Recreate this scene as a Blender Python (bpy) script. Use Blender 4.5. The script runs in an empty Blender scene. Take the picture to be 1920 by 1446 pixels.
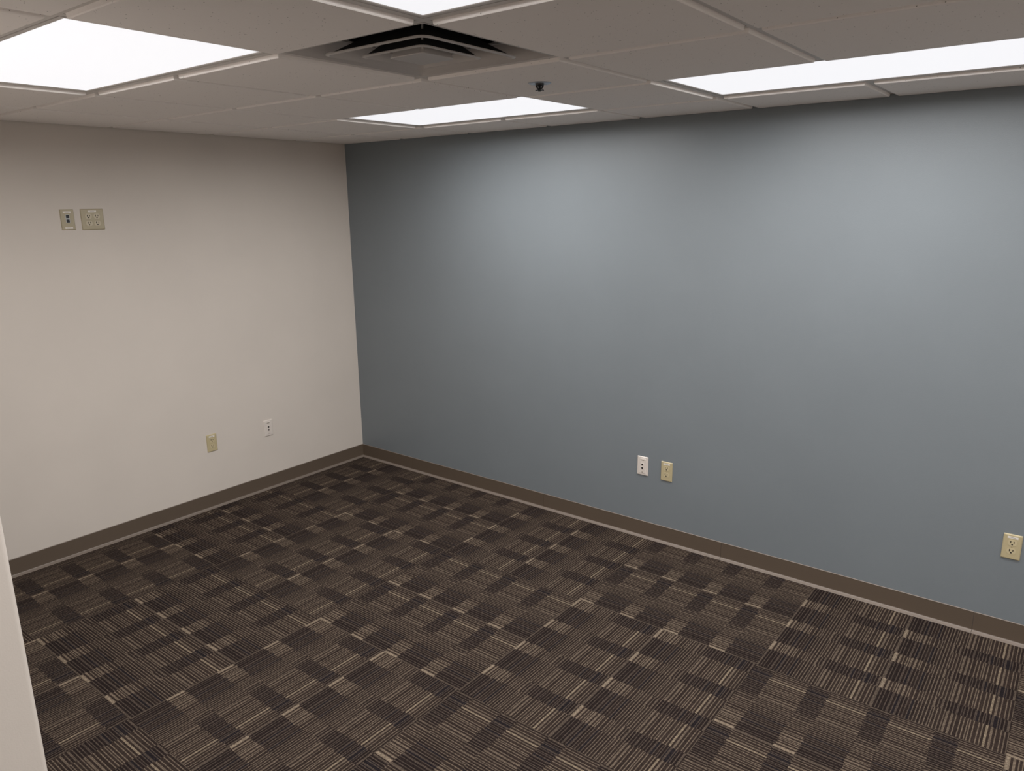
import bpy, math, random
from mathutils import Matrix, Vector

# ------------------------------------------------------------------ camera, world, exposure
S = bpy.context.scene
COL = S.collection
H = 2.392                      # finished ceiling height
T = 0.6096                     # ceiling grid module (2 ft)
OX, OY = 2.4334, -1.6734       # one grid crossing of the ceiling

cam_d = bpy.data.cameras.new('camera')
cam = bpy.data.objects.new('camera', cam_d)
COL.objects.link(cam)
S.camera = cam
cam_d.sensor_fit = 'HORIZONTAL'
cam_d.sensor_width = 36.0
cam_d.lens = 36.0 * 1398.58 / 1920.0
cam_d.clip_start = 0.05
yaw, pitch, roll = math.radians(128.0706), math.radians(-13.6613), math.radians(-0.6411)
fw = Vector((math.cos(pitch) * math.cos(yaw), math.cos(pitch) * math.sin(yaw), math.sin(pitch)))
rt = fw.cross(Vector((0, 0, 1))).normalized()
up = rt.cross(fw)
r2 = math.cos(roll) * rt + math.sin(roll) * up
u2 = -math.sin(roll) * rt + math.cos(roll) * up
cam.matrix_world = Matrix(((r2.x, u2.x, -fw.x, 4.4564), (r2.y, u2.y, -fw.y, -3.7450), (r2.z, u2.z, -fw.z, 1.9520), (0, 0, 0, 1)))

w = bpy.data.worlds.new('world')
S.world = w
w.use_nodes = True
w.node_tree.nodes['Background'].inputs[0].default_value = (0.5, 0.5, 0.5, 1)
w.node_tree.nodes['Background'].inputs[1].default_value = 0.0

S.view_settings.view_transform = 'Standard'
S.view_settings.look = 'None'
S.view_settings.gamma = 1.0
S.view_settings.use_curve_mapping = False
S.view_settings.exposure = 0.0

LAMP_WATTS = 23.6              # each ceiling light
LAMP_SPREAD = 174.5            # cut-off of the prismatic lens
LAMP_COLOUR = (1.0, 0.975, 0.955)
LENS_GLOW = 0.86

# ------------------------------------------------------------------ materials
def new_mat(name):
    m = bpy.data.materials.new(name)
    m.use_nodes = True
    return m, m.node_tree.nodes, m.node_tree.links, m.node_tree.nodes['Principled BSDF']

def plain(name, col, rough=0.5, metal=0.0, spec=0.5):
    m, N, L, b = new_mat(name)
    b.inputs['Base Color'].default_value = (*col, 1)
    b.inputs['Roughness'].default_value = rough
    b.inputs['Metallic'].default_value = metal
    b.inputs['Specular IOR Level'].default_value = spec
    return m

def node(N, kind, **kw):
    n = N.new(kind)
    for k, v in kw.items():
        setattr(n, k, v)
    return n

def bump_to(N, L, b, height, strength, dist):
    bp = N.new('ShaderNodeBump')
    bp.inputs['Strength'].default_value = strength
    bp.inputs['Distance'].default_value = dist
    L.new(height, bp.inputs['Height'])
    L.new(bp.outputs['Normal'], b.inputs['Normal'])

def paint(name, col, rough, spec=0.5, bump=0.25):
    """rolled wall paint: faint orange-peel and very faint tone drift"""
    m, N, L, b = new_mat(name)
    tc = N.new('ShaderNodeTexCoord')
    n1 = N.new('ShaderNodeTexNoise'); n1.inputs['Scale'].default_value = 260; n1.inputs['Detail'].default_value = 2
    L.new(tc.outputs['Object'], n1.inputs['Vector'])
    n2 = N.new('ShaderNodeTexNoise'); n2.inputs['Scale'].default_value = 2.2; n2.inputs['Detail'].default_value = 3
    L.new(tc.outputs['Object'], n2.inputs['Vector'])
    r = N.new('ShaderNodeValToRGB')
    r.color_ramp.elements[0].position = 0.3; r.color_ramp.elements[1].position = 0.7
    r.color_ramp.elements[0].color = (*[c * 0.975 for c in col], 1)
    r.color_ramp.elements[1].color = (*[min(1, c * 1.02) for c in col], 1)
    L.new(n2.outputs['Fac'], r.inputs['Fac'])
    L.new(r.outputs['Color'], b.inputs['Base Color'])
    b.inputs['Roughness'].default_value = rough
    b.inputs['Specular IOR Level'].default_value = spec
    bump_to(N, L, b, n1.outputs['Fac'], bump, 0.0008)
    return m

M = {}
M['beige'] = paint('beige_wall_paint', (0.615, 0.562, 0.510), 0.55, 0.35)
M['blue'] = paint('slate_blue_wall_paint', (0.189, 0.213, 0.231), 0.40, 0.38, 0.35)
M['base'] = paint('brown_vinyl_base', (0.105, 0.078, 0.057), 0.5, 0.5, 0.1)
M['toe'] = paint('pale_vinyl', (0.190, 0.156, 0.131), 0.45, 0.5, 0.1)  # paler than the base strip; used for its toe and top edge
M['tee'] = plain('painted_steel_tee', (0.60, 0.56, 0.53), 0.4)
M['troffer'] = plain('white_enamel', (0.62, 0.58, 0.55), 0.4)
M['slab'] = plain('grey_deck', (0.3, 0.29, 0.28), 0.9)
M['subfloor'] = plain('concrete_subfloor', (0.12, 0.11, 0.10), 0.9)
M['diffuser'] = plain('grey_enamel_steel', (0.50, 0.47, 0.45), 0.45)
M['duct'] = plain('black_liner_and_shade', (0.012, 0.013, 0.014), 0.9)
M['tan'] = plain('tan_plastic', (0.47, 0.40, 0.245), 0.38)
M['tan_face'] = plain('tan_plastic_face', (0.53, 0.455, 0.29), 0.35)
M['tan_dark'] = plain('weathered_tan_plastic', (0.415, 0.362, 0.250), 0.4)
M['tan_pale'] = plain('highlit_tan_plastic', (0.52, 0.465, 0.345), 0.35)  # quad socket faces: their highlights put into a paler colour
M['white_plastic'] = plain('white_plastic', (0.66, 0.605, 0.555), 0.35)
M['label'] = plain('label_tape', (0.74, 0.70, 0.64), 0.5)
M['ink'] = plain('label_ink', (0.22, 0.20, 0.19), 0.6)
M['hole'] = plain('dark_socket', (0.012, 0.010, 0.009), 0.6)
M['jack'] = plain('black_jack', (0.01, 0.01, 0.013), 0.45)
M['bezel'] = plain('grey_bezel', (0.46, 0.48, 0.48), 0.4)
M['screw'] = plain('screw_metal', (0.45, 0.41, 0.34), 0.35, 0.7)
M['black_metal'] = plain('black_sprinkler_metal', (0.008, 0.008, 0.009), 0.4)
M['chrome'] = plain('dull_chrome', (0.42, 0.45, 0.50), 0.35, 0.6)

# glowing prismatic lens
m, N, L, b = new_mat('glowing_prismatic_lens')
b.inputs['Base Color'].default_value = (0.5, 0.5, 0.5, 1)
b.inputs['Roughness'].default_value = 0.5
b.inputs['Emission Color'].default_value = (0.965, 0.965, 1.0, 1)
b.inputs['Emission Strength'].default_value = LENS_GLOW
M['lens'] = m

# ceiling tile: off-white mineral fibre, pin holes and small fissures
m, N, L, b = new_mat('mineral_fibre_tile')
tc = N.new('ShaderNodeTexCoord')
oi = N.new('ShaderNodeObjectInfo')
off = node(N, 'ShaderNodeVectorMath', operation='MULTIPLY')
comb = N.new('ShaderNodeCombineXYZ')
L.new(oi.outputs['Random'], comb.inputs[0]); L.new(oi.outputs['Random'], comb.inputs[1])
L.new(comb.outputs[0], off.inputs[0]); off.inputs[1].default_value = (37.0, 91.0, 0)
add = node(N, 'ShaderNodeVectorMath', operation='ADD')
L.new(tc.outputs['Object'], add.inputs[0]); L.new(off.outputs[0], add.inputs[1])
def pits(scale, rad, keep):
    v = N.new('ShaderNodeTexVoronoi'); v.inputs['Scale'].default_value = scale
    L.new(add.outputs[0], v.inputs['Vector'])
    nz = N.new('ShaderNodeTexNoise'); nz.inputs['Scale'].default_value = scale * 2.5
    L.new(add.outputs[0], nz.inputs['Vector'])
    mul = node(N, 'ShaderNodeMath', operation='MULTIPLY_ADD'); mul.inputs[1].default_value = 0.22; 
    L.new(nz.outputs['Fac'], mul.inputs[0]); L.new(v.outputs['Distance'], mul.inputs[2])
    lt = node(N, 'ShaderNodeMapRange'); lt.inputs['From Min'].default_value = rad; lt.inputs['From Max'].default_value = rad + 0.07
    L.new(mul.outputs[0], lt.inputs['Value'])
    sep = N.new('ShaderNodeSeparateColor'); L.new(v.outputs['Color'], sep.inputs[0])
    gt = node(N, 'ShaderNodeMath', operation='GREATER_THAN'); gt.inputs[1].default_value = keep
    L.new(sep.outputs[0], gt.inputs[0])
    mx = node(N, 'ShaderNodeMath', operation='MAXIMUM')
    L.new(lt.outputs[0], mx.inputs[0]); L.new(gt.outputs[0], mx.inputs[1])
    return mx.outputs[0]
a1 = pits(85, 0.19, 0.32)
a2 = pits(150, 0.22, 0.22)
a3 = pits(24, 0.125, 0.14)
mn = node(N, 'ShaderNodeMath', operation='MINIMUM'); L.new(a1, mn.inputs[0]); L.new(a3, mn.inputs[1])
mixc = node(N, 'ShaderNodeMix', data_type='RGBA')
mixc.inputs[6].default_value = (0.26, 0.24, 0.225, 1); mixc.inputs[7].default_value = (0.91, 0.865, 0.835, 1)
L.new(mn.outputs[0], mixc.inputs[0])
mixd = node(N, 'ShaderNodeMix', data_type='RGBA', blend_type='MULTIPLY'); mixd.inputs[0].default_value = 1.0
mr = N.new('ShaderNodeMapRange'); mr.inputs['To Min'].default_value = 0.95; L.new(a2, mr.inputs['Value'])
L.new(mixc.outputs[2], mixd.inputs[6]); L.new(mr.outputs[0], mixd.inputs[7])
L.new(mixd.outputs[2], b.inputs['Base Color'])
b.inputs['Roughness'].default_value = 0.9
b.inputs['Specular IOR Level'].default_value = 0.15
bump_to(N, L, b, mn.outputs[0], 0.5, 0.0012)
M['tile'] = m

# carpet: yarn colours come from the mesh, loop relief from the material
m, N, L, b = new_mat('loop_pile_carpet')
at = N.new('ShaderNodeAttribute'); at.attribute_name = 'yarn_colour'
tc = N.new('ShaderNodeTexCoord')
dv = node(N, 'ShaderNodeVectorMath', operation='MULTIPLY'); dv.inputs[1].default_value = (228 / 0.9144, 1 / 0.0052, 1)
L.new(tc.outputs['Object'], dv.inputs[0])
fv = node(N, 'ShaderNodeVectorMath', operation='FLOOR'); L.new(dv.outputs[0], fv.inputs[0])
nz = node(N, 'ShaderNodeTexWhiteNoise', noise_dimensions='2D'); L.new(fv.outputs[0], nz.inputs['Vector'])
mr = N.new('ShaderNodeMapRange'); mr.inputs['To Min'].default_value = 0.70; mr.inputs['To Max'].default_value = 1.30
L.new(nz.outputs['Value'], mr.inputs['Value'])
mx = node(N, 'ShaderNodeMix', data_type='RGBA', blend_type='MULTIPLY'); mx.inputs[0].default_value = 1.0
L.new(at.outputs['Color'], mx.inputs[6]); L.new(mr.outputs[0], mx.inputs[7])
L.new(mx.outputs[2], b.inputs['Base Color'])
b.inputs['Roughness'].default_value = 0.95
b.inputs['Specular IOR Level'].default_value = 0.1
sx = N.new('ShaderNodeSeparateXYZ'); L.new(tc.outputs['Object'], sx.inputs[0])
YARN = 0.9144 / 228
def wave(src, pitch, extra=None):
    d = node(N, 'ShaderNodeMath', operation='MULTIPLY'); d.inputs[1].default_value = math.pi / pitch
    L.new(src, d.inputs[0]); o = d.outputs[0]
    if extra is not None:
        e = node(N, 'ShaderNodeMath', operation='ADD'); L.new(o, e.inputs[0]); L.new(extra, e.inputs[1]); o = e.outputs[0]
    s = node(N, 'ShaderNodeMath', operation='SINE'); L.new(o, s.inputs[0])
    a = node(N, 'ShaderNodeMath', operation='ABSOLUTE'); L.new(s.outputs[0], a.inputs[0])
    return a.outputs[0]
fl = node(N, 'ShaderNodeMath', operation='MULTIPLY'); fl.inputs[1].default_value = 1 / YARN; L.new(sx.outputs[0], fl.inputs[0])
ff = node(N, 'ShaderNodeMath', operation='FLOOR'); L.new(fl.outputs[0], ff.inputs[0])
wn = node(N, 'ShaderNodeTexWhiteNoise', noise_dimensions='1D'); L.new(ff.outputs[0], wn.inputs['W'])
wm = node(N, 'ShaderNodeMath', operation='MULTIPLY'); wm.inputs[1].default_value = 3.0; L.new(wn.outputs[0], wm.inputs[0])
hgt = node(N, 'ShaderNodeMath', operation='MULTIPLY')
L.new(wave(sx.outputs[0], YARN), hgt.inputs[0]); L.new(wave(sx.outputs[1], 0.0052, wm.outputs[0]), hgt.inputs[1])
bump_to(N, L, b, hgt.outputs[0], 1.0, 0.0026)
M['carpet'] = m

# ------------------------------------------------------------------ mesh helpers
class MB:
    def __init__(s):
        s.v = []; s.f = []
    def quadbox(s, p0, p1):
        (x0, y0, z0), (x1, y1, z1) = p0, p1
        k = len(s.v)
        s.v += [(x0, y0, z0), (x1, y0, z0), (x1, y1, z0), (x0, y1, z0), (x0, y0, z1), (x1, y0, z1), (x1, y1, z1), (x0, y1, z1)]
        s.f += [tuple(k + i for i in q) for q in ((0, 3, 2, 1), (4, 5, 6, 7), (0, 1, 5, 4), (1, 2, 6, 5), (2, 3, 7, 6), (3, 0, 4, 7))]
        return s
    def rings(s, rings, cap0=True, cap1=True):
        """list of equally long closed loops, skinned"""
        k = len(s.v); n = len(rings[0])
        for r in rings:
            s.v += [tuple(q) for q in r]
        for a in range(len(rings) - 1):
            for i in range(n):
                j = (i + 1) % n
                s.f.append((k + a * n + i, k + a * n + j, k + (a + 1) * n + j, k + (a + 1) * n + i))
        if cap0: s.f.append(tuple(k + i for i in reversed(range(n))))
        if cap1: s.f.append(tuple(k + (len(rings) - 1) * n + i for i in range(n)))
        return s
    def extrude_x(s, prof, x0, x1):
        """closed (y,z) profile swept along x"""
        return s.rings([[(x0, y, z) for y, z in prof], [(x1, y, z) for y, z in prof]])
    def mesh(s, name, mat, smooth=False):
        me = bpy.data.meshes.new(name)
        me.from_pydata(s.v, [], s.f)
        me.materials.append(mat)
        import bmesh
        bm = bmesh.new(); bm.from_mesh(me)
        bmesh.ops.recalc_face_normals(bm, faces=bm.faces)
        bm.to_mesh(me); bm.free()
        if smooth:
            for p in me.polygons: p.use_smooth = True
        me.update()
        return me

def link(name, me, parent=None, loc=(0, 0, 0), rotz=0.0):
    o = bpy.data.objects.new(name, me)
    COL.objects.link(o)
    o.location = loc
    o.rotation_euler = (0, 0, rotz)
    if parent is not None: o.parent = parent
    return o

def thing(name, label, cat, loc, rotz=0.0, group=None):
    o = link(name, None, None, loc, rotz)
    o.empty_display_size = 0.05
    o['label'] = label; o['category'] = cat
    if group: o['group'] = group
    return o

def struct(name, me, **kw):
    o = link(name, me, **kw)
    o['kind'] = 'structure'
    return o

def rect(hx, hy, z, r=0.0, n=4, cx=0.0, cy=0.0):
    if r <= 0:
        return [(cx - hx, cy - hy, z), (cx + hx, cy - hy, z), (cx + hx, cy + hy, z), (cx - hx, cy + hy, z)]
    out = []
    for (sx, sy, a0) in ((1, -1, -90), (1, 1, 0), (-1, 1, 90), (-1, -1, 180)):
        for i in range(n + 1):
            a = math.radians(a0 + 90 * i / n)
            out.append((cx + sx * (hx - r) + r * math.cos(a), cy + sy * (hy - r) + r * math.sin(a), z))
    return out

# ------------------------------------------------------------------ room shell
XR, YF = 6.25, -5.6             # right wall, wall behind the camera
PX, PY = 2.7225, -3.2615        # outside corner of the partition beside the camera
TOP = H + 0.16

struct('wall_back', MB().quadbox((-0.12, 0, -0.02), (XR + 0.12, 0.12, TOP)).mesh('wall_back', M['blue']))
struct('wall_left', MB().quadbox((-0.12, YF - 0.12, -0.02), (0, 0, TOP)).mesh('wall_left', M['beige']))
struct('wall_right', MB().quadbox((XR, YF - 0.12, -0.02), (XR + 0.12, 0, TOP)).mesh('wall_right', M['beige']))
struct('wall_front', MB().quadbox((0, YF - 0.12, -0.02), (XR, YF, TOP)).mesh('wall_front', M['beige']))
# partition with a bullnose outside corner
pr = 0.011
prof = [(0.0, PY), (PX - pr, PY)]
for i in range(1, 7):
    a = math.radians(90 - 15 * i)
    prof.append((PX - pr + pr * math.cos(a), PY - pr + pr * math.sin(a)))
prof.append((PX, PY - 0.19 + pr))
for i in range(1, 7):
    a = math.radians(-15 * i)
    prof.append((PX - pr + pr * math.cos(a), PY - 0.19 + pr + pr * math.sin(a)))
prof.append((0.0, PY - 0.19))
struct('wall_partition', MB().rings([[(x, y, 0.0) for x, y in prof], [(x, y, TOP) for x, y in prof]]).mesh('wall_partition', M['beige']))

ceiling = struct('ceiling', MB().quadbox((-0.12, YF - 0.12, TOP), (XR + 0.12, 0.12, TOP + 0.05)).mesh('ceiling', M['slab']))
floor = struct('floor', MB().quadbox((-0.12, YF - 0.12, -0.06), (XR + 0.12, 0.12, -0.006)).mesh('floor', M['subfloor']))

# wall angle: the metal ledge that carries the tiles along the walls
def angle_prof(dirn):
    return [(0, 0.0085), (dirn * 0.022, 0.0085), (dirn * 0.022, 0.0095), (dirn * 0.001, 0.0095), (dirn * 0.001, 0.03), (0, 0.03)]
struct('trim_1', MB().extrude_x([(y, H + z) for y, z in angle_prof(-1)], 0, XR).mesh('wall_angle', M['tee']))
pl = angle_prof(1)
struct('trim_2', MB().rings([[(x, YF, H + z) for x, z in pl], [(x, -0.022, H + z) for x, z in pl]]).mesh('wall_angle', M['tee']))

# ------------------------------------------------------------------ vinyl cove base, laid in 4 ft strips
BH = 0.0985
def base_prof():
    p = [(0, 0), (-0.0040, 0), (-0.0040, 0.0085)]
    for i in range(1, 5):                           # cove
        a = math.radians(90 * i / 4)
        p.append((-0.0042 + 0.0018 * math.sin(a), 0.0085 + 0.0075 * (1 - math.cos(a))))
    p += [(-0.0024, BH - 0.001), (-0.0018, BH), (0, BH)]
    return p
TOE = [(-0.0038, 0), (-0.0215, 0), (-0.0215, 0.0018), (-0.0205, 0.0026), (-0.0100, 0.0062), (-0.0060, 0.0084), (-0.0038, 0.0110)]
BP = base_prof()
def base_run(name, length, joints, loc, rotz):
    root = link(name, None, None, loc, rotz)
    root.empty_display_size = 0.05
    root['kind'] = 'structure'
    xs = [0.0] + joints + [length]
    for a, c in zip(xs[:-1], xs[1:]):
        mb = MB().extrude_x(BP, 0.0006, c - a - 0.0006)
        bs = link('base_strip', mb.mesh('base_strip', M['base']), root, (a, 0, 0))
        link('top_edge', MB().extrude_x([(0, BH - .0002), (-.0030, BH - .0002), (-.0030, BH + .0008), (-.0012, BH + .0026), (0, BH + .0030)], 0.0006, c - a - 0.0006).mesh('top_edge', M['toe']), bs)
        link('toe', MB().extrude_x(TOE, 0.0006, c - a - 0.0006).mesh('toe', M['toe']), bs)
    return root
base_run('baseboard_back', XR, [0.56, 1.78, 3.0, 4.22, 5.44], (0, 0, 0), 0)
base_run('baseboard_left', -PY, [0.5], (0, PY, 0), math.pi / 2)
base_run('baseboard_partition', PX - 0.012, [1.2], (PX - 0.012, PY, 0), math.pi)
base_run('baseboard_partition_end', 0.166, [], (PX, PY - 0.178, 0), math.pi / 2)
base_run('baseboard_front', XR, [1.2, 2.4, 3.6, 4.8], (XR, YF, 0), math.pi)
base_run('baseboard_right', 5.6, [1.2, 2.4, 3.6, 4.8], (XR, 0, 0), -math.pi / 2)

# ------------------------------------------------------------------ carpet tiles, 3 ft, quarter-turned
G = 0.9144
TX, TY = 2.603, -0.848          # one tile corner
rnd = random.Random(11)
def lerp(a, c, t): return tuple(p + (q - p) * t for p, q in zip(a, c))
def curve(pts, x):
    for (x0, y0), (x1, y1) in zip(pts[:-1], pts[1:]):
        if x <= x1: return y0 + (y1 - y0) * (x - x0) / (x1 - x0)
    return pts[-1][1]
CA = [(0, .20), (.03, .04), (.22, .06), (.32, .28), (.42, .48), (.6, .58), (.74, .68), (.93, .74), (.97, .45), (1, .3)]
CB = [(0, 1.0), (.06, .82), (.2, .70), (.36, .58), (.46, .40), (.54, .12), (.60, .02), (.93, .0), (.97, .2), (1, .4)]
HALF = 114
def stripe_list():
    """per yarn: 'l' light line or 'd' dark ground, its own tone shift and tint"""
    out = []
    while len(out) < HALF:
        dw = rnd.choice((1, 2, 2, 2, 2, 3)); lw = rnd.choice((1, 1, 1, 1, 2))
        sd, sl, tint = rnd.uniform(-.5, .5), rnd.uniform(-.6, .5), rnd.random()
        out += [('l', sl, tint)] * lw
        out += [('d', sd + rnd.uniform(-.25, .25), tint) for _ in range(dw)]
    return out[:HALF]
kinds = {'A': stripe_list(), 'B': stripe_list()}
def yarn_colour(k, seg):
    u = (k % HALF) / HALF
    kind, sh, tint = kinds[seg][k % HALF]
    if seg == 'B' and 1 <= k % HALF <= 2: return (0.27, 0.213, 0.157)
    if seg == 'A' and 95 <= k % HALF <= 96: return (0.25, 0.196, 0.140)
    t = curve(CA if seg == 'A' else CB, u)
    wgt = 0.30 if .2 < u < .6 else 0.16
    t = max(0.0, min(1.0, t + sh * wgt))
    if kind == 'l':
        c = lerp((0.074, 0.0555, 0.0455), (0.208, 0.159, 0.117), t)
    else:
        c = lerp((0.0200, 0.0132, 0.0123), (0.048, 0.0330, 0.0262), t)
        if t < .2 and tint > .8: c = (c[0] * .85, c[1] * 1.0, c[2] * 1.25)
    return c
SEGS = []
for n in range(4):
    SEGS += [(n * .25 - .005 if n else 0.0, n * .25 + .160, 'A'), (n * .25 + .160, n * .25 + .245 if n < 3 else 1.0, 'B')]
jit = []
for k in range(228):             # the colour changes are slightly ragged from yarn to yarn
    new = k % 3 == 0
    jit.append({'A': rnd.uniform(-.004, .004), 'B': rnd.uniform(-.004, .004)} if new else jit[-1])
tile_cache = {}
def carpet_mesh(u0, u1, v0, v1):
    key = tuple(round(q, 4) for q in (u0, u1, v0, v1))
    if key in tile_cache: return tile_cache[key]
    e = 0.0004
    a0, a1, c0, c1 = u0 * G + e, u1 * G - e, v0 * G + e, v1 * G - e
    V = []; F = []; Cc = []
    for k in range(228):
        x0, x1 = max(a0, k * YARN), min(a1, (k + 1) * YARN)
        if x1 - x0 < 1e-5: continue
        for (s0, s1, seg) in SEGS:
            y0, y1 = max(c0, s0 * G + (jit[k][seg] if s0 > 0 else 0)), min(c1, s1 * G + (jit[k]['B' if seg == 'A' else 'A'] if s1 < 1 else 0))
            if y1 - y0 < 1e-5: continue
            n = len(V)
            V += [(x0, y0, 0), (x1, y0, 0), (x1, y1, 0), (x0, y1, 0)]
            F.append((n, n + 1, n + 2, n + 3)); Cc.append(yarn_colour(k, seg))
    n = len(V)
    V += [(a0, c0, 0), (a1, c0, 0), (a1, c1, 0), (a0, c1, 0), (a0, c0, -.006), (a1, c0, -.006), (a1, c1, -.006), (a0, c1, -.006)]
    for q in ((0, 4, 5, 1), (1, 5, 6, 2), (2, 6, 7, 3), (3, 7, 4, 0), (4, 7, 6, 5)):
        F.append(tuple(n + t for t in q)); Cc.append((0.02, 0.016, 0.015))
    me = bpy.data.meshes.new('carpet_tile')
    me.from_pydata(V, [], F)
    at = me.attributes.new('yarn_colour', 'FLOAT_COLOR', 'FACE')
    buf = []
    for c in Cc: buf += [c[0], c[1], c[2], 1.0]
    at.data.foreach_set('color', buf)
    me.materials.append(M['carpet'])
    me.update()
    tile_cache[key] = me
    return me
for a in range(-3, 4):
    for c in range(-6, 1):
        x0, y0 = TX + a * G, TY + c * G
        cx0, cx1 = max(x0, 0.0), min(x0 + G, XR)
        cy0, cy1 = max(y0, YF), min(y0 + G, 0.0)
        if cx1 - cx0 < .01 or cy1 - cy0 < .01: continue
        fx0, fx1, fy0, fy1 = (cx0 - x0) / G, (cx1 - x0) / G, (cy0 - y0) / G, (cy1 - y0) / G
        if (a + c) % 2 == 1:     # stripes run away from the blue wall
            link('carpet_tile', carpet_mesh(fx0, fx1, fy0, fy1), floor, (x0, y0, 0), 0)
        else:                    # turned a quarter: local u -> +y, local v -> -x
            link('carpet_tile', carpet_mesh(fy0, fy1, 1 - fx1, 1 - fx0), floor, (x0 + G, y0, 0), math.pi / 2)

# ------------------------------------------------------------------ suspended ceiling
LIGHTS = [(-2, 1), (1, 1), (-2, -2), (1, -2), (4, 1), (4, -2), (4, -5)]      # lower-left cell of every 2 x 4 light; rightmost ones unseen, added as fill
taken = {}
for (i, j) in LIGHTS:
    taken[(i, j)] = 'L'; taken[(i + 1, j)] = 'L'
taken[(0, -1)] = 'V'
tile_meshes = {}
def tile_mesh(wx, wy):
    key = (round(wx, 4), round(wy, 4))
    if key in tile_meshes: return tile_meshes[key]
    hx, hy = wx / 2, wy / 2
    g = 0.0165
    mb = MB().rings([rect(hx - .004, hy - .004, .022), rect(hx - .004, hy - .004, .010), rect(hx - g, hy - g, .0098),
                     rect(hx - g - .0008, hy - g - .0008, -.0005), rect(hx - g - .0035, hy - g - .0035, -.003)])
    me = mb.mesh('ceiling_tile', M['tile'])
    tile_meshes[key] = me
    return me
def cell_bounds(i, j):
    x0, x1 = OX + i * T, OX + (i + 1) * T
    y0, y1 = OY + j * T, OY + (j + 1) * T
    return max(x0, -0.002), min(x1, XR), max(y0, YF), min(y1, 0.0115)
IR = range(-4, 7); JR = range(-7, 3)
for i in IR:
    for j in JR:
        if (i, j) in taken: continue
        x0, x1, y0, y1 = cell_bounds(i, j)
        if x1 - x0 < .06 or y1 - y0 < .06: continue
        link('ceiling_tile', tile_mesh(x1 - x0, y1 - y0), ceiling, ((x0 + x1) / 2, (y0 + y1) / 2, H))
def tee_prof():
    return [(-.012, .008), (.012, .008), (.012, .009), (.0006, .009), (.0006, .040), (-.0006, .040), (-.0006, .009), (-.012, .009)]
TP = tee_prof()
run = MB().extrude_x(TP, 0.0, XR).mesh('runner_tee', M['tee'])
for j in range(-6, 3):
    link('runner_tee', run, ceiling, (0, OY + j * T, H))
short = MB().extrude_x(TP, 0.0122, T - .0122).mesh('cross_tee', M['tee'])
cut = MB().extrude_x(TP, 0.0122, -(OY + 2 * T) - .022).mesh('cross_tee', M['tee'])
for i in range(-3, 7):
    for j in JR:
        if taken.get((i - 1, j)) == 'L' and taken.get((i, j)) == 'L' and (i - 1, j) in LIGHTS: continue
        if OY + j * T < YF: continue
        link('cross_tee', short if j < 2 else cut, ceiling, (OX + i * T, OY + j * T, H), math.pi / 2)

# ------------------------------------------------------------------ ceiling lights
def ring_mesh(name, mat, outer, inner, z0, z1, lip=0.0):
    (ox, oy), (ix, iy) = outer, inner
    k = MB().rings([rect(ix, iy, z1), rect(ox, oy, z1), rect(ox, oy, z0), rect(ix + lip, iy + lip, z0), rect(ix, iy, z0 + lip)], False, False)
    n = 4
    base = len(k.v) - 5 * n
    for q in range(n):
        r = (q + 1) % n
        k.f.append((base + 4 * n + q, base + 4 * n + r, base + r, base + q))
    return k.mesh(name, mat)
LX, LY = T, T / 2
frame_me = ring_mesh('frame', M['troffer'], (LX - .0165, LY - .0165), (LX - .030, LY - .032), .0078, .0135, .0015)
lens_me = MB().rings([rect(LX - .0302, LY - .0322, .0130), rect(LX - .0302, LY - .0322, .0105), rect(LX - .034, LY - .036, .0090)]).mesh('lens', M['lens'])
house_me = MB().rings([rect(LX - .02, LY - .02, .0136), rect(LX - .02, LY - .02, .06), rect(LX - .10, LY - .10, .11)], True, True).mesh('housing', M['troffer'])
light_names = {
    (-2, 1): 'lit troffer near the room corner, shorter-looking one along the blue wall',
    (1, 1): 'lit troffer above the right part of the blue wall',
    (-2, -2): 'lit troffer at upper left, above the beige wall side',
    (1, -2): 'lit troffer at top centre, touching the vent and cut by the photo edge',
    (4, 1): 'unseen troffer added to light the room, furthest right along the blue wall',
    (4, -2): 'unseen troffer added to light the room, right of the vent row',
    (4, -5): 'unseen troffer added to light the room, rearmost one on the right',
}
lamp_data = bpy.data.lights.new('tube_light', 'AREA')
lamp_data.shape = 'RECTANGLE'
lamp_data.size = 2 * LX - .066; lamp_data.size_y = 2 * LY - .070
lamp_data.energy = LAMP_WATTS
lamp_data.color = LAMP_COLOUR
lamp_data.spread = math.radians(LAMP_SPREAD)
for (i, j) in LIGHTS:
    t = thing('ceiling_light', light_names[(i, j)], 'ceiling light', (OX + (i + 1) * T, OY + (j + .5) * T, H), 0, 'troffers in the suspended ceiling')
    link('frame', frame_me, t)
    link('lens', lens_me, t)
    link('housing', house_me, t)
    lo = link('tube_light', lamp_data, t, (0, 0, .0086))

# ------------------------------------------------------------------ square air diffuser
def loop_ring(name, secs, black, n=5):
    """pressed-steel ring: closed section of (half size, z, corner radius) swept round a rounded square; faces in black are the unpainted dark back"""
    loops = [rect(h, h, z, r, n) for (h, z, r) in secs]
    mb = MB().rings(loops, False, False)
    k, m_ = len(loops[0]), len(loops)
    for i in range(k):
        j = (i + 1) % k
        mb.f.append(((m_ - 1) * k + i, (m_ - 1) * k + j, j, i))
    me = mb.mesh(name, M['diffuser'])
    me.materials.append(M['duct'])  # ring backs coloured black to stand for the unlit throat
    for p in me.polygons:
        if p.index // k in black: p.material_index = 1
    return me
v = thing('air_diffuser', 'grey square stepped air vent set in the ceiling grid', 'air vent', (OX + T / 2, OY - T / 2, H))
link('face_frame', loop_ring('face_frame', [(.2885, .0115, .004), (.2885, .0080, .004), (.2845, .0072, .006), (.205, .056, .03), (.204, .066, .03), (.2845, .0118, .006)], (3, 4, 5)), v)
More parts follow.
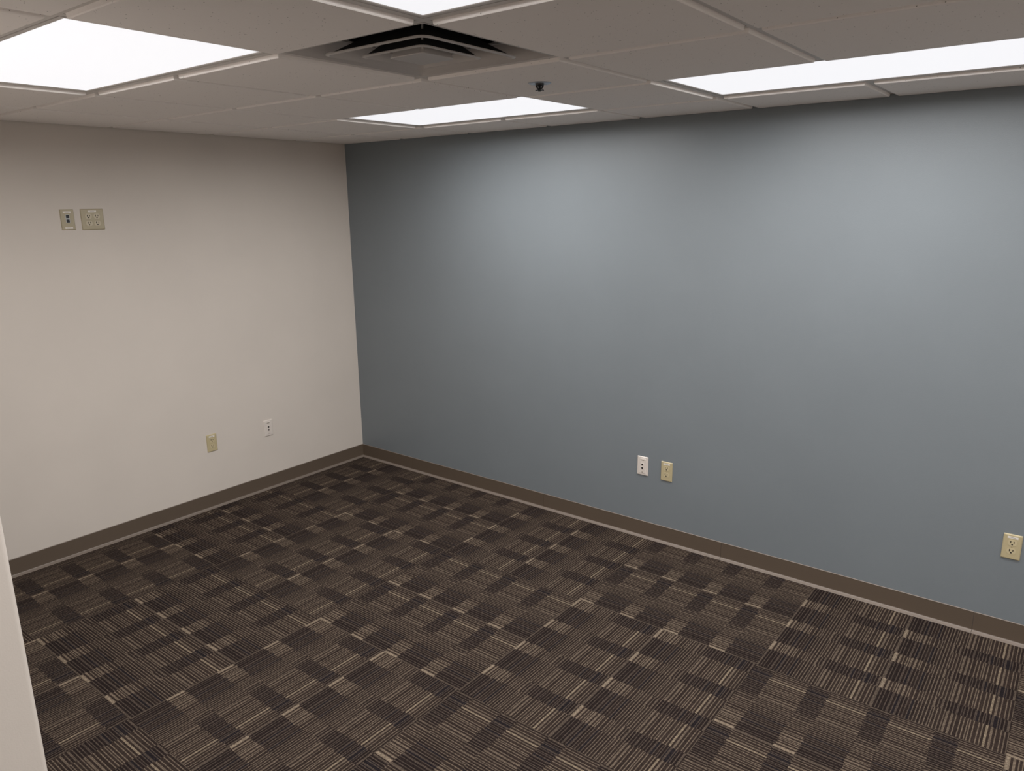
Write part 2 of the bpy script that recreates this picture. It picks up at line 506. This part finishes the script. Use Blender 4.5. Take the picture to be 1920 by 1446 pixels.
link('outer_cone', loop_ring('outer_cone', [(.2135, .001, .032), (.2040, -.0010, .026), (.130, .046, .02), (.129, .051, .02), (.2045, .0040, .027), (.2125, .0042, .031)], (2, 3, 4)), v)
link('inner_cone', loop_ring('inner_cone', [(.1355, -.0030, .026), (.1265, -.0045, .02), (.082, .036, .014), (.081, .041, .014), (.1270, .0005, .02), (.1345, .0002, .025)], (2, 3, 4)), v)
link('centre_panel', MB().rings([rect(.060, .060, .020, .01, 5), rect(.0715, .0715, -.0045, .013, 5), rect(.0705, .0705, -.0065, .013, 5), rect(.064, .064, -.0068, .012, 5)]).mesh('centre_panel', M['diffuser']), v)
mb = MB()
d = .0022
wire = [(.062, .006), (.118, .03), (.19, .045), (.215, .065)]
mb.rings([[(a - d, a + d, z), (a + d, a - d, z), (a, a, z + 2 * d)] for a, z in wire])
hanger_me = mb.mesh('hanger', M['diffuser'])
for q in range(4): link('hanger', hanger_me, v, (0, 0, 0), q * math.pi / 2)
neck = MB().rings([rect(.288, .288, .0125), rect(.288, .288, .075), rect(.21, .21, .085), rect(.21, .21, .15)], False, True)
link('duct_neck', neck.mesh('duct_neck', M['duct']), v)

# ------------------------------------------------------------------ sprinkler head
def lathe(name, mat, prof, n=24, smooth=True):
    loops = [[(r * math.cos(2 * math.pi * k / n), r * math.sin(2 * math.pi * k / n), z) for k in range(n)] for r, z in prof]
    return MB().rings(loops).mesh(name, mat, smooth)
s = thing('sprinkler_head', 'small black pendent sprinkler head with a grey ceiling ring', 'sprinkler', (2.723, -1.345, H - .003))
link('escutcheon', lathe('escutcheon', M['chrome'], [(.043, 0.0), (.043, -.0012), (.040, -.0032), (.030, -.0042), (.018, -.0035), (.017, 0.0)]), s)
link('body', lathe('body', M['black_metal'], [(.0160, .002), (.0160, -.0055), (.0150, -.0065), (.0150, -.0095), (.0125, -.0115), (.0090, -.0125)]), s)
for q in (-1, 1):
    mb = MB()
    pts = [(.0125, -.0085), (.0118, -.0125), (.0094, -.0170), (.0062, -.0205), (.0030, -.0225)]
    mb.rings([[(q * x - .0030, -.0045, z), (q * x + .0030, -.0045, z), (q * x + .0030, .0045, z), (q * x - .0030, .0045, z)] for x, z in pts])
    link('frame_arm', mb.mesh('frame_arm', M['black_metal']), s, (0, 0, 0), math.radians(38))
link('bulb', lathe('bulb', M['black_metal'], [(.0020, -.0110), (.0045, -.0140), (.0045, -.0185), (.0020, -.0220)], 10), s)
link('boss', lathe('boss', M['black_metal'], [(.0040, -.0200), (.0062, -.0220), (.0066, -.0285), (.0052, -.0300)], 14), s)
# toothed deflector
n = 32
lo, hi = [], []
for k in range(n):
    a = 2 * math.pi * k / n
    r = .0165 if (k // 2) % 2 == 0 else .0105
    lo.append((r * math.cos(a), r * math.sin(a), -.0266)); hi.append((r * math.cos(a), r * math.sin(a), -.0248))
link('deflector', MB().rings([hi, lo]).mesh('deflector', M['black_metal']), s)

# ------------------------------------------------------------------ wall plates (local x right, z up, -y out of the wall)
def slab(cx, cz, w_, h_, y0, y1, bev=0.0, r=0.0, n=3):
    """plate from depth y0 (wall side) to y1 (room side), front edge bevelled"""
    def lp(hw, hh, y, rr):
        return [(x, -y, z) for x, z, _ in rect(hw, hh, 0, rr, n, cx, cz)]
    L3 = [lp(w_ / 2, h_ / 2, y0, r)]
    if bev > 0:
        L3 += [lp(w_ / 2, h_ / 2, y0 + (y1 - y0) * .35, r), lp(w_ / 2 - bev * .55, h_ / 2 - bev * .55, y0 + (y1 - y0) * .85, max(r - bev * .5, .0004 if r else 0)), lp(w_ / 2 - bev, h_ / 2 - bev, y1, max(r - bev, .0003 if r else 0))]
    else:
        L3 += [lp(w_ / 2, h_ / 2, y1, r)]
    return MB().rings(L3)
def disc(cx, cz, r, y0, y1, n=14, flat=None):
    def lp(y):
        o = []
        for k in range(n):
            a = 2 * math.pi * k / n
            z = r * math.sin(a)
            if flat: z = max(-flat, min(flat, z))
            o.append((cx + r * math.cos(a), -y, cz + z))
        return o
    return MB().rings([lp(y0), lp(y1)])
def receptacle(parent, cx, cz, face_mat):
    f = link('receptacle', disc(0, 0, .0172, .004, .0066, 28, .0138).mesh('receptacle', face_mat), parent, (cx, 0, cz))
    link('slot', slab(-.0064, .0036, .0034, .0098, .006, .0069).mesh('slot', M['hole']), f)
    link('slot', slab(.0064, .0036, .0032, .0080, .006, .0069).mesh('slot', M['hole']), f)
    link('ground_hole', disc(0, -.0072, .0034, .006, .0069, 12).mesh('ground_hole', M['hole']), f)
    return f
def screw(parent, cx, cz, mat, out=0.0):
    sc = link('screw', disc(0, 0, .0032, .0045, .0062, 12).mesh('screw', mat), parent, (cx, -out, cz))
    link('screw_slot', slab(0, 0, .0050, .0009, .0060, .0064).mesh('screw_slot', M['hole']), sc)
def tape(parent, cx, cz, w_, h_, ink=True):
    t_ = link('label_tape', slab(0, 0, w_, h_, .005, .0062).mesh('label_tape', M['label']), parent, (cx, 0, cz))
    if ink: link('print', slab(0, 0, w_ * .5, h_ * .16, .0061, .00635).mesh('print', M['ink']), t_)
def duplex(label, loc, rotz, mat, face):
    t = thing('power_outlet', label, 'outlet', loc, rotz, 'duplex power outlets')
    link('plate', slab(0, 0, .0715, .1165, 0, .0058, .0045, .003).mesh('plate', mat), t)
    receptacle(t, 0, .0195, face); receptacle(t, 0, -.0195, face)
    screw(t, 0, 0, mat)
    tape(t, 0, .0445, .040, .0095)
    return t
def jackplate(label, loc, rotz):
    t = thing('jack_plate', label, 'wall plate', loc, rotz, 'white jack plates')
    link('plate', slab(0, 0, .0705, .1150, 0, .0056, .0045, .003).mesh('plate', M['white_plastic']), t)
    # raised insert strip with sunk surround
    link('insert', slab(0, 0, .0455, .0930, .0050, .0070, .0018, .002).mesh('insert', M['white_plastic']), t)
    for z in (.0095, -.0115):
        f = link('jack', slab(0, 0, .0185, .0185, .0066, .0082, .0012, .002).mesh('jack', M['white_plastic']), t, (0, 0, z))
        link('jack_opening', disc(0, -.0005, .0062, .0080, .0086, 12).mesh('jack_opening', M['hole']), f)
    link('label_window', slab(0, .0375, .022, .0050, .0068, .0076, .0006, .0018).mesh('label_window', M['screw']), t)
    screw(t, 0, -.0375, M['screw'], .0018)
    return t
HP = math.pi / 2
duplex('tan duplex outlet low on the beige wall, left of a white jack plate', (0, -1.272, .4445), HP, M['tan'], M['tan_face'])
jackplate('white jack plate low on the beige wall, near the room corner', (0, -.844, .4415), HP)
jackplate('white jack plate on the blue wall, left of a tan outlet', (2.496, 0, .4465), 0)
duplex('tan duplex outlet on the blue wall, right beside the white jack plate', (2.650, 0, .4435), 0, M['tan'], M['tan_face'])
duplex('tan duplex outlet alone at the far right end of the blue wall', (4.321, 0, .4560), 0, M['tan'], M['tan_face'])

t = thing('data_plate', 'tan data plate with two black jacks high on the beige wall', 'wall plate', (0, -1.9555, 1.897), HP)
link('plate', slab(0, 0, .0700, .1100, 0, .0058, .0030, .002).mesh('plate', M['tan_dark']), t)
link('jack_bezel', slab(0, .0045, .0215, .0460, .0050, .0068, .0012, .001).mesh('jack_bezel', M['bezel']), t)
for z in (.0160, -.0075):
    link('jack', slab(0, 0, .0160, .0172, .0060, .0074, .0004, .0006).mesh('jack', M['jack']), t, (0, 0, z))
tape(t, -.0005, .0395, .0400, .0095); tape(t, .0005, -.0450, .0400, .0095)

t = thing('quad_outlet', 'square tan outlet plate with four sockets high on the beige wall', 'outlet', (0, -1.8255, 1.8955), HP)
link('plate', slab(0, 0, .1210, .1140, 0, .0058, .0045, .003).mesh('plate', M['tan_dark']), t)
for x in (-.0215, .0225):
    for z in (.0170, -.0210):
        receptacle(t, x, z, M['tan_pale'])
    screw(t, x, -.002, M['screw'])
tape(t, .0005, .0430, .0440, .0100)
